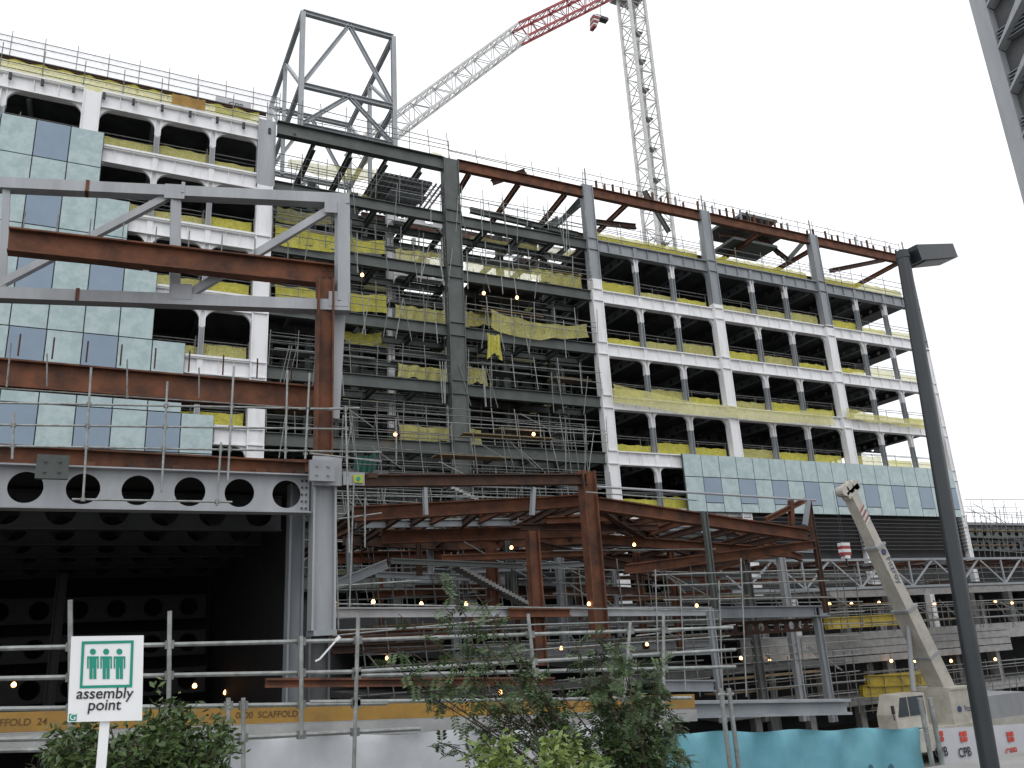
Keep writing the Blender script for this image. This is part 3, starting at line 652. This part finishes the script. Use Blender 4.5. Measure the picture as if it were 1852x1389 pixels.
M().box((dx0-6,52,GZ),(dx1,52.3,z3+.1)).obj('rear_wall',dk,dark)
for i in range(16):
    x=dx0+1+i*4.5
    M().box((x,42.6,z1),(x+.45,43.1,z3-.25)).obj('column',dk,white if i%3==1 else dconc); M().box((x+1.5,42.6,z2),(x+1.9,43.1,z1-.5)).obj('column',dk,concrete if i%2 else dconc); M().box((x,42.6,GZ),(x+.5,43.1,z2-.5)).obj('column',dk,concrete)
    M().cell((x+.2,43.2,z3-.55),(x+.2,52,z3-.55),.6,.2,.2,1.1,10).obj('ceiling_beam',dk,deck)
for z,y in ((z1,41.8),(z2,41.7),(z3+.2,42.8)): rails(dk,dx0,dx0+60,z,y,hs=(.5,1.0,1.4),h=1.5,sp=1.7,jit=.08)
rails(dk,dx0-5,dx0+60,z1,46,hs=(.5,1.0),h=1.5,sp=1.5,jit=.08)
tx0,tx1=W(1285,1040,41).x,100; zt_=W(1600,1012,41).z; zb_=W(1600,1062,41).z
M().beam((tx0,41,zt_),(tx1,41,zt_),.16,.16).obj('truss_chord',dk,primer);M().beam((tx0,41,zb_),(tx1,41,zb_),.16,.16).obj('truss_chord',dk,primer)
n_=26
for i in range(n_):
    a=tx0+(tx1-tx0)*i/n_;b=tx0+(tx1-tx0)*(i+1)/n_
    M().beam((a,41,zb_ if i%2 else zt_),(b,41,zt_ if i%2 else zb_),.10,.10).obj('truss_web',dk,lgrey)
    if i%2: M().beam((a,41,zb_),(a,41,zt_),.10,.10).obj('truss_web',dk,lgrey)
M().ib((tx0,44,zt_-.3),(tx1,44,zt_-.3),.3,.4).obj('rear_beam',dk,rustd);M().ib((tx0,46,zb_+.3),(tx1,46,zb_+.3),.3,.4).obj('rear_beam',dk,green)
for i in range(12): M().ib((tx0+i*3.3,41.2,zt_-.1),(tx0+i*3.3,47.5,zt_-.1),.15,.2).obj('cross_beam',dk,random.choice([rustd,primer,rust]))
for i in range(14):
    x=tx0+random.uniform(0,24);z=random.uniform(zb_,zt_);M().ib((x,43.5,z),(x+random.uniform(2,5),43.5,z+random.uniform(-.3,.3)),.14,.2).obj('trimmer_beam',dk,random.choice([rustd,primer,green]))
fx=W(1742,950,60).x; fz=W(1800,945,60).z
lb=thing('low_block','low steel-roofed block with cellular beams and handrails','building',(fx,60,GZ))
M().box((fx,60,fz-.3),(fx+60,75,fz)).obj('roof_slab',lb,primer)
M().cell((fx,60.2,fz-1.1),(fx+50,60.2,fz-1.1),1.2,.3,.42,1.4,14).obj('cellular_beam',lb,green)
M().cell((fx,64,fz-2.1),(fx+50,64,fz-2.1),1.2,.3,.42,1.4,14).obj('cellular_beam',lb,primer)
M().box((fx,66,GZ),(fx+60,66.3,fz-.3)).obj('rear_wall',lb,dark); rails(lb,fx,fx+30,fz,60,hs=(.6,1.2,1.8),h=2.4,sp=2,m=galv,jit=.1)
for (a,b) in (((1495,1128),(1625,1120)),((1568,1232),(1690,1228)),((1560,1250),(1650,1248))):
    p=W(*a,40);q=W(*b,40)
    o=M().ib((p.x,40,p.z),(q.x,40,q.z),.3,.7).box((p.x,40.1,p.z-.3),(q.x,40.2,p.z+.3)).obj('formwork_beam',None,yel); top(o,'yellow painted formwork beam on the deck edge','beam','yellow formwork beams')
# ---------------- festoon bulbs ----------------
bl=[(25,1238,40),(352,1240,40),(408,1252,40),(606,1092,26),(675,1088,26),(762,1092,26),(843,1092,26),(925,990,28),(1062,985,28),(1147,985,28),(1015,1172,28),(905,1252,22),(1170,1165,28),(655,497,47),(875,530,47),(935,538,47),(715,785,47),(965,785,47),(1392,1195,43),(1440,1197,43),(1480,1200,43),(1540,1092,44),(1590,1090,44),(1635,1092,44),(1690,1092,44),(1750,1090,44),(1800,1088,44),(1612,1195,43),(1655,1195,43),(1720,1195,43),(1745,1192,43),(1800,1192,43),(1830,1090,44),(1500,1092,44),(1260,1095,28),(1190,985,41),(1065,1092,26),(700,1190,30),(855,870,44),(1340,1190,33)]
for x,y,Y in bl:
    if x>1380: Y=41.5
    p=W(x,y,Y);k=M();r=.0024*Y if Y>30 else .065
    for q in range(4): k.tube(p+Vector((0,0,-r+q*r*.5)),p+Vector((0,0,-r+(q+1)*r*.5)),(.55,.95,1,.75)[q]*r,8,(.95,1,.75,.35)[q]*r)
    k.cur=1;k.tube(p+Vector((0,0,r)),p+Vector((0,0,r*2.4)),r*.45,6);k.tube(p+Vector((0,0,r*2.4)),p+Vector((0,0,r*6)),.01,4)
    top(k.obj('festoon_lamp',None,mats=[bulbm,pole]),'small warm lit site bulb hanging on a cable','lamp','lit site bulbs')
# ---------------- mobile crane ----------------
Yc=33.0; base=W(1722,1262,Yc)
mc=thing('mobile_crane','cream telescopic truck crane with raised boom','crane',(base.x-2,Yc,GZ))
bp=W(1712,1262,Yc);btop=W(1533,885,Yc); 
L=(btop-bp)
def seg(t0,t1,w,m=cream,name='boom_section'): 
    return M().beam(bp+L*t0,bp+L*t1,w*.8,w,ref=(0,1,0),w2=w*.78,h2=w*.92).obj(name,mc,m)
seg(-.02,.42,1.05);seg(.42,.72,.86);seg(.72,.97,.68)
for t,wd in ((.42,1.12),(.72,.94),(.2,1.1)): M().beam(bp+L*(t-.006),bp+L*(t+.006),wd*.85,wd,ref=(0,1,0)).obj('boom_collar',mc,lgrey)
up=L.normalized(); sd=Vector((0,1,0)).cross(up).normalized()
if sd.x<0: sd=-sd
for i in range(6):
    c=bp+L*(.84+.012*i); M().beam(c-sd*.26+up*(-.12)+Vector((0,-.32,0)),c+sd*.26+up*.12+Vector((0,-.32,0)),.02,.11,ref=(0,1,0)).obj('warning_stripe',mc,red if i%2 else white)
k=M();k.beam(btop-up*.3-sd*.45,btop-up*.1+sd*.7,.5,.4)
for o_ in(-.45,.0,.5): k.tube(btop+sd*o_+up*.05-Vector((0,.25,0)),btop+sd*o_+up*.05+Vector((0,.25,0)),.3,12)
k.beam(btop-sd*.6+up*.2,btop+sd*.3+up*.35,.3,.12);k.tube(btop+up*.1,btop+up*.5,.05); k.obj('boom_head',mc,cream)
hb=W(1527,992,Yc)
for o_ in(-.09,.09): M().tube((hb.x+o_,Yc,hb.z+.3),(hb.x+o_,Yc,btop.z-.1),.015,4).obj('hoist_cable',mc,pole)
for i in range(5): M().box((hb.x-.3+(i>3)*.12,Yc-.16,hb.z+.3-.17*i),(hb.x+.3-(i>3)*.12,Yc+.16,hb.z+.3-.17*(i+1)+.002)).obj('hook_block',mc,red if i%2 else white)
M().tube((hb.x,Yc,hb.z-.5),(hb.x+.05,Yc,hb.z-.95),.05).tube((hb.x+.05,Yc,hb.z-.95),(hb.x-.12,Yc,hb.z-.8),.04).obj('hook',mc,pole)
M().tube(bp+L*.38-sd*.1,W(1652,1250,Yc),.14,10).obj('lift_cylinder',mc,lgrey)
k=M();a=W(1682,1248,Yc);b=W(1760,1312,Yc)
k.box((a.x,Yc-1.1,b.z),(b.x,Yc+1.1,a.z)); k.box((a.x+.1,Yc-1.15,a.z),(b.x-.9,Yc+1.15,a.z+.12));k.obj('superstructure',mc,cream)
M().box((b.x-.02,Yc-1.2,b.z+.1),(W(1830,1300,Yc).x,Yc+1.2,a.z-.5)).obj('counterweight',mc,lgrey)
text('Fitzroy',.42,blue,mc,((a.x+b.x)/2,Yc-1.125,(a.z+b.z)/2-.1),(1,0,0),(0,0,1),squash=.8)
M().tube(((a.x+b.x)/2-.85,Yc-1.11,(a.z+b.z)/2+.05),((a.x+b.x)/2-.85,Yc-1.13,(a.z+b.z)/2+.05),.16,16).obj('emblem',mc,blue)
text('Fitzroy',.55,blue,mc,bp+L*.60-sd*.1+Vector((0,-.45,0)),-up,sd)
M().tube(bp+L*.69+Vector((0,-.33,0)),bp+L*.69+Vector((0,-.45,0)),.17,16).obj('emblem',mc,blue)
a=W(1588,1258,Yc);b=W(1655,1312,Yc)
k=M();z0,z1_=b.z,a.z
k.prism([(a.x,z0),(b.x,z0),(b.x,z1_),(a.x+.45,z1_),(a.x,z0+.7)],Yc-.9,Yc+.3); k.obj('cab',mc,cream)
M().prism([(a.x+.15,z0+.62),(a.x+.95,z0+.62),(a.x+.95,z1_-.12),(a.x+.48,z1_-.12)],Yc-.93,Yc-.905).obj('window',mc,cabglass)
M().prism([(a.x+1.05,z0+.62),(b.x-.15,z0+.62),(b.x-.15,z1_-.12),(a.x+1.05,z1_-.12)],Yc-.93,Yc-.905).obj('window',mc,cabglass)
M().tube((a.x-.15,Yc-.9,z0+.5),(a.x-.15,Yc-.9,z0+1.2),.03).box((a.x-.25,Yc-.95,z0+.8),(a.x-.08,Yc-.88,z0+1.2)).obj('mirror',mc,pole)
cx0,cx1=W(1560,1310,Yc).x,W(1880,1310,Yc).x
M().box((cx0,Yc-1.25,GZ+.6),(cx1,Yc+1.25,z0-.05)).obj('chassis',mc,cream)
for i in range(5):
    x=cx0+1.2+i*(cx1-cx0-2.4)/4
    for y_ in (-1.2,1.2):
        M().tube((x,Yc+y_-.2,GZ+.6),(x,Yc+y_+.2,GZ+.6),.6,20).tube((x,Yc+y_-.22,GZ+.6),(x,Yc+y_+.22,GZ+.6),.25,12).obj('wheel',mc,tyre)
# ---------------- street lamp ----------------
Yp=6.2;pt=W(1633,462,Yp);pb=W(1792,1395,Yp); dd=(pb-pt); pb=pt+dd*((-1.7-pt.z)/dd.z)
sp=thing('street_lamp','dark grey tapered street lamp with flat rectangular head','street lamp',tuple(pb))
M().tube(pb,pt,.092,20,.075).obj('pole',sp,pole,smooth=False)
M().tube(pb,pb+Vector((0,0,.04)),.18,16).obj('base_plate',sp,pole)
h0=W(1644,465,Yp);h1=W(1712,460,Yp)
k=M();k.beam(h0,h1,.30,.21,w2=.26,h2=.19);k.tube(pt+Vector((0,0,-.05)),pt+Vector((0,0,.05)),.085,16);k.obj('lamp_head',sp,pole)
M().beam(h0+(h1-h0)*.2+Vector((0,0,-.11)),h1*.95+h0*.05+Vector((0,0,-.103)),.22,.012).obj('lamp_lens',sp,mat('lens_glass',(.14,.14,.15),rough=.3))
# ---------------- neighbouring building, upper right ----------------
nY=20;nx=W(1803,190,nY).x
nb=thing('neighbouring_building','light grey metal-clad building corner with dark louvred recesses','building',(nx+2,nY-4,GZ))
M().box((nx,nY-.75,GZ),(nx+1,nY,32)).obj('corner_panel',nb,lgrey)
M().box((nx+.5,nY-12,GZ),(nx+10,nY-.751,32)).obj('wall',nb,deck)
for i in range(15):
    z=GZ+1+i*2.5
    M().hexa([(nx-.1,nY-.8,z),(nx+.5,nY-.8,z),(nx+.5,nY-3.2,z+1.9),(nx-.5,nY-3.2,z+1.9),(nx-.1,nY-.8,z+.12),(nx+.5,nY-.8,z+.12),(nx+.5,nY-3.2,z+2.6),(nx-.5,nY-3.2,z+2.6)]).obj('cladding_fin',nb,lgrey)
    for q in range(5): M().box((nx+.1,nY-3,z+.3+q*.18),(nx+.49,nY-.8,z+.34+q*.18)).obj('louvre',nb,primer)
# ---------------- assembly sign ----------------
sc=ray(190,1226); sc=sc*(4.9/sc.length); nrm=Vector((sc.x,sc.y,0)).normalized()
S=lambda x,y,o=0: WP(x,y,sc-nrm*o,nrm)
sg=thing('assembly_point_sign','white assembly point sign with green pictogram on white post','sign',(sc.x,sc.y,-1.7))
c=[S(129,1151),S(260,1149),S(257,1303),S(122,1306)]
k=M();k.hexa([c[3],c[2],c[2]+nrm*.006,c[3]+nrm*.006,c[0],c[1],c[1]+nrm*.006,c[0]+nrm*.006]);k.obj('board',sg,signw)
pbm=S(190,1300)+nrm*.04; M().beam((pbm.x,pbm.y,-1.7),(pbm.x,pbm.y,pbm.z+.35),.045,.045).obj('post',sg,signw)
def flat(poly,m,name,o=.003):
    p=[S(x,y,o) for x,y in poly]; return M().add(p,[tuple(range(len(p)))]).obj(name,sg,m)
fo=[(148,1160),(242,1158),(239,1243),(144,1245)];fi=[(153,1165),(237,1163),(234,1238),(149,1240)]
k=M();k.add([S(*q,.003) for q in fo+fi],[(i,(i+1)%4,4+(i+1)%4,4+i) for i in range(4)]);k.obj('pictogram_border',sg,signg)
for cxp in (168,192,216):
    k=M(); hc=[(cxp+5.5*math.cos(t*math.pi/6),1179+5.5*math.sin(t*math.pi/6)-.5) for t in range(12)]
    k.add([S(*q,.003) for q in hc],[tuple(range(12))])
    for r_ in ((-10.5,1187,10.5,1191),(-10.5,1191,-7.8,1209),(7.8,1191,10.5,1209),(-6.3,1191,6.3,1208),(-6.3,1208,-.7,1228),(.7,1208,6.3,1228)):
        k.add([S(cxp+r_[0],r_[1],.003),S(cxp+r_[2],r_[1],.003),S(cxp+r_[2],r_[3],.003),S(cxp+r_[0],r_[3],.003)],[(0,1,2,3)])
    k.obj('pictogram_figure',sg,signg)
rt=S(250,1262.5)-S(140,1264)
# lettering: upright relative to the board (sheared back so stems follow the board's sides)
text('assembly',.074,blk,sg,S(189,1263,.003),rt,(0,0,1),squash=.97,bold=.0006);text('point',.074,blk,sg,S(188,1284,.003),rt,(0,0,1),squash=.97,bold=.0006)
flat([(125,1291),(139,1291),(138,1304),(124,1304)],signg,'corner_mark',.002)
text('G',.04,signw,sg,S(131,1302,.0035),rt,(0,0,1))
# ---------------- hoardings & boards ----------------
def panelp(name,pts,Y,m,label,cat,wav=.05,group=None,n_=60):
    a=W(pts[0],pts[1],Y);b=W(pts[2],pts[3],Y);vs=[];fs=[]
    for i in range(n_+1):
        t=i/n_;p=a.lerp(b,t)
        for j in range(7):
            z=p.z-(.02*math.sin(t*23) if wav else 0)-(p.z-GZ-.1)*(j/6)**2.2
            vs.append((p.x,Y+wav*math.sin(t*37+j*.7)*.8*(j>0)+random.uniform(-.35,.35)*wav*(j>0),z))
    for i in range(n_):
        for j in range(6): fs.append((7*i+j,7*i+j+1,7*i+8+j,7*i+7+j))
    o=M().add(vs,fs).obj(name,None,m,smooth=bool(wav)); return top(o,label,cat,group)
panelp('fabric_hoarding',(395,1338,1200,1308),12.5,fabric,'grey white fabric hoarding tied to scaffold posts','hoarding',.07,'site hoardings')
panelp('banner_hoarding',(1195,1326,1662,1316),13,teal,'teal printed banner hoarding with dark figures','hoarding',.07,'site hoardings')
panelp('banner_hoarding',(1688,1318,1900,1306),12.8,hoardw,'white site hoarding printed with red logos','hoarding',.0,'site hoardings')
for i,(x,y,r) in enumerate(((1575,1389,8),(1612,1390,10))):
    p=W(x,y,12.85); k=M(); k.add([(p.x+r*.0085*math.cos(t*math.pi/8)*(1+.2*math.sin(3*t)),12.85,p.z+r*.0085*math.sin(t*math.pi/8)) for t in range(16)],[tuple(range(16))[::-1]]); o=k.obj('banner_print',D.objects['banner_hoarding'],tealf)
bh=D.objects['banner_hoarding.001']
for x in (1702,1745,1790,1830,1870):
    p=W(x,1336,12.77)
    k=M()
    for i in range(2):
        for j in range(2): 
            if (i,j)!=(1,0): k.box((p.x+i*.12-.12,12.775,p.z+j*.11-.06),(p.x+i*.12-.02,12.78,p.z+j*.11+.035))
    k.tube((p.x+.05,12.776,p.z-.01),(p.x+.05,12.78,p.z-.01),.05,14)
    k.obj('logo_mark',bh,logo)
    q=W(x+2,1368,12.77); text('CPB',.25,pole if x!=1830 else logo,bh,(q.x,12.77,q.z),(1,0,0),(0,0,1),bold=.004,squash=.9)
for x in (1664,1682):
    p=W(x,1265,12.6); o=M().tube((p.x,12.6,GZ),(p.x,12.6,p.z),.05,10).tube((p.x,12.6,p.z),(p.x,12.6,p.z+.03),.06,10).obj('fence_post',None,galv); top(o,'galvanised hoarding post with capped top','post','hoarding posts')
for x in (1303,1318):
    p=W(x,1245,12.2); o=M().tube((p.x,12.2,GZ),(p.x,12.2,p.z),.04,10).tube((p.x-.08,12.2,p.z-.1),(p.x+.08,12.2,p.z-.1),.03,6).obj('fence_post',None,galv); top(o,'galvanised hoarding post with capped top','post','hoarding posts')
a=W(-40,1308,13.2);b=W(1255,1268,13.2)
ob=thing('scaffold_board','ochre scaffold board stencilled with contractor lettering','board',tuple(a))
M().beam(a,b,.05,.24).obj('plank',ob,ora)
M().beam(a+Vector((0,.1,-.24)),b+Vector((0,.1,-.24)),.3,.2).obj('steel_channel',ob,concrete)
dr=b-a
for x,s in ((18,'FFOLD  24'),(290,'AC'),(372,'0800  SCAFFOLD'),(740,'ACROW-LTD 0800 400 0800'),(1010,'SCAFFOLD')):
    t=(x+40)/1295; p=a.lerp(b,t)+Vector((0,-.03,-.04)); text(s,.12,stencil,ob,p,dr,(0,0,1),bold=.001)
a=W(1130,1285,13.6);b=W(1530,1278,13.6); o=M().ib(a,b,.3,.3).obj('steel_beam',None,primer);top(o,'grey steel beam laid along the hoarding','beam')
k=M();p=W(608,1158,10.3);q=W(578,1192,10.3);k.beam(p,q,.01,.02);k.beam(p,p+Vector((.04,-.02,.04)),.03,.04);k.beam(q,q+Vector((-.05,0,-.02)),.01,.02);o=k.obj('barrier_tape',None,signw);top(o,'scrap of white barrier tape tied to rail','tape')
# ---------------- vegetation ----------------
def leaf(k,p,s,asp=.38):
    d=Vector((random.gauss(0,1),random.gauss(0,1),random.gauss(0,.7)-.15)).normalized(); r=Vector((random.gauss(0,1),random.gauss(0,1),random.gauss(0,1)));e=d.cross(r).normalized()
    k.add([p,p+d*s*.5+e*s*asp*.5,p+d*s,p+d*s*.5-e*s*asp*.5],[(0,1,2,3)])
def curve_pts(a,b,n_,bend):
    mid=(a+b)/2+Vector((random.uniform(-bend,bend),random.uniform(-bend,bend),bend*.8)); out=[]
    for i in range(n_+1):
        t=i/n_; out.append(a*(1-t)**2+mid*2*t*(1-t)+b*t*t)
    return out
def shrub(name,label,cat,base,tips,leafs,m,Y,lsize,nper,spread,start=.4,rr=.014,group=None,pin=False):
    t=thing(name,label,cat,tuple(base),group); tr=M(); cr=M()
    for tip in tips:
        tp_=W(tip[0],tip[1],Y+random.uniform(-.4,.5)); cp=curve_pts(Vector(base),tp_,9,.12)
        for i in range(9): tr.tube(cp[i],cp[i+1],rr*(1-i/10)+.003,5,rr*(1-(i+1)/10)+.003)
        for i in range(nper):
            u=random.uniform(start,1.0); q=cp[min(9,int(u*9))].lerp(cp[min(9,int(u*9)+1)],random.random())
            sp_=spread*(.4+random.random())
            e=q+Vector((random.gauss(0,1),random.gauss(0,.8),random.gauss(0,.6)))*sp_
            if pin: # compound leaf: paired leaflets along a drooping rachis
                d=(e-q); d.z-=abs(d.length)*.25; d=d.normalized(); ln=random.uniform(.12,.22); tr.tube(q,q+d*ln,.003,3,.0015)
                s_=d.cross(Vector((random.gauss(0,.4),random.gauss(0,.4),1))).normalized(); nm=d.cross(s_)
                for f in range(6):
                    o_=q+d*ln*(.25+.75*f/5)
                    for sgn in (-1,1):
                        ld=(s_*sgn+d*.45+nm*random.uniform(-.2,.2)).normalized(); le=ld.cross(nm).normalized(); z_=lsize*random.uniform(.8,1.1)
                        cr.add([o_,o_+ld*z_*.5+le*z_*.19,o_+ld*z_,o_+ld*z_*.5-le*z_*.19],[(0,1,2,3)])
            else:
                if random.random()<.35: tr.tube(q,e,.004,3,.002)
                for _ in range(leafs): leaf(cr,q.lerp(e,random.uniform(.3,1.1))+Vector((random.gauss(0,1),random.gauss(0,1),random.gauss(0,1)))*.02,lsize*random.uniform(.6,1.2))
    tr.obj('trunk',t,barkm);cr.obj('crown',t,m); return t
bs=Vector((W(985,1389,8.6).x,7.2,-1.7))
shrub('sapling','thin sparse rowan sapling with arching branches and small leaves','tree',bs,
 [(768,1015),(720,1110),(700,1200),(850,1060),(880,1120),(760,1250),(830,1180),(905,1150),(940,1210),(790,1340),(880,1300),(800,1090),(745,1180),(860,1240)],7,leafm,8.0,.062,34,.12,.42,.009,pin=True)
bs2=Vector((W(1110,1389,7.8).x,7.2,-1.7))
shrub('sapling','leafy dark green rowan bush with drooping compound leaves','tree',bs2,
 [(1040,1165),(1075,1150),(1110,1160),(1150,1190),(1190,1190),(1225,1290),(1180,1250),(1060,1230),(1010,1250),(1100,1270),(1150,1320),(1240,1360),(1050,1330),(1000,1290),(1090,1210),(950,1240),(1130,1230),(1080,1300),(1200,1330),(1160,1260)],8,leafm,7.9,.068,52,.15,.25,.009,pin=True)
bs3=Vector((W(960,1389,6.5).x,6.4,-1.7))
shrub('bush','bright green laurel bush with broad glossy leaves','bush',bs3,
 [(x,y) for x,y in ((850,1345),(870,1330),(900,1350),(930,1370),(985,1345),(1010,1325),(1040,1340),(1070,1360),(960,1380),(890,1385),(1000,1375),(1050,1385),(1100,1375),(915,1335),(1025,1365))],6,leafb,6.6,.085,14,.06,.75)
bs4=Vector((W(260,1389,6.4).x,6.6,-1.7))
shrub('bush','dense dark green bush behind the sign post','bush',bs4,
 [(random.uniform(80,420),random.uniform(1290,1385)) for _ in range(36)]+[(320,1270),(290,1272),(200,1310),(350,1300),(100,1350),(400,1340),(60,1385),(300,1290),(330,1285)],9,leafk,6.9,.075,28,.08,.6)
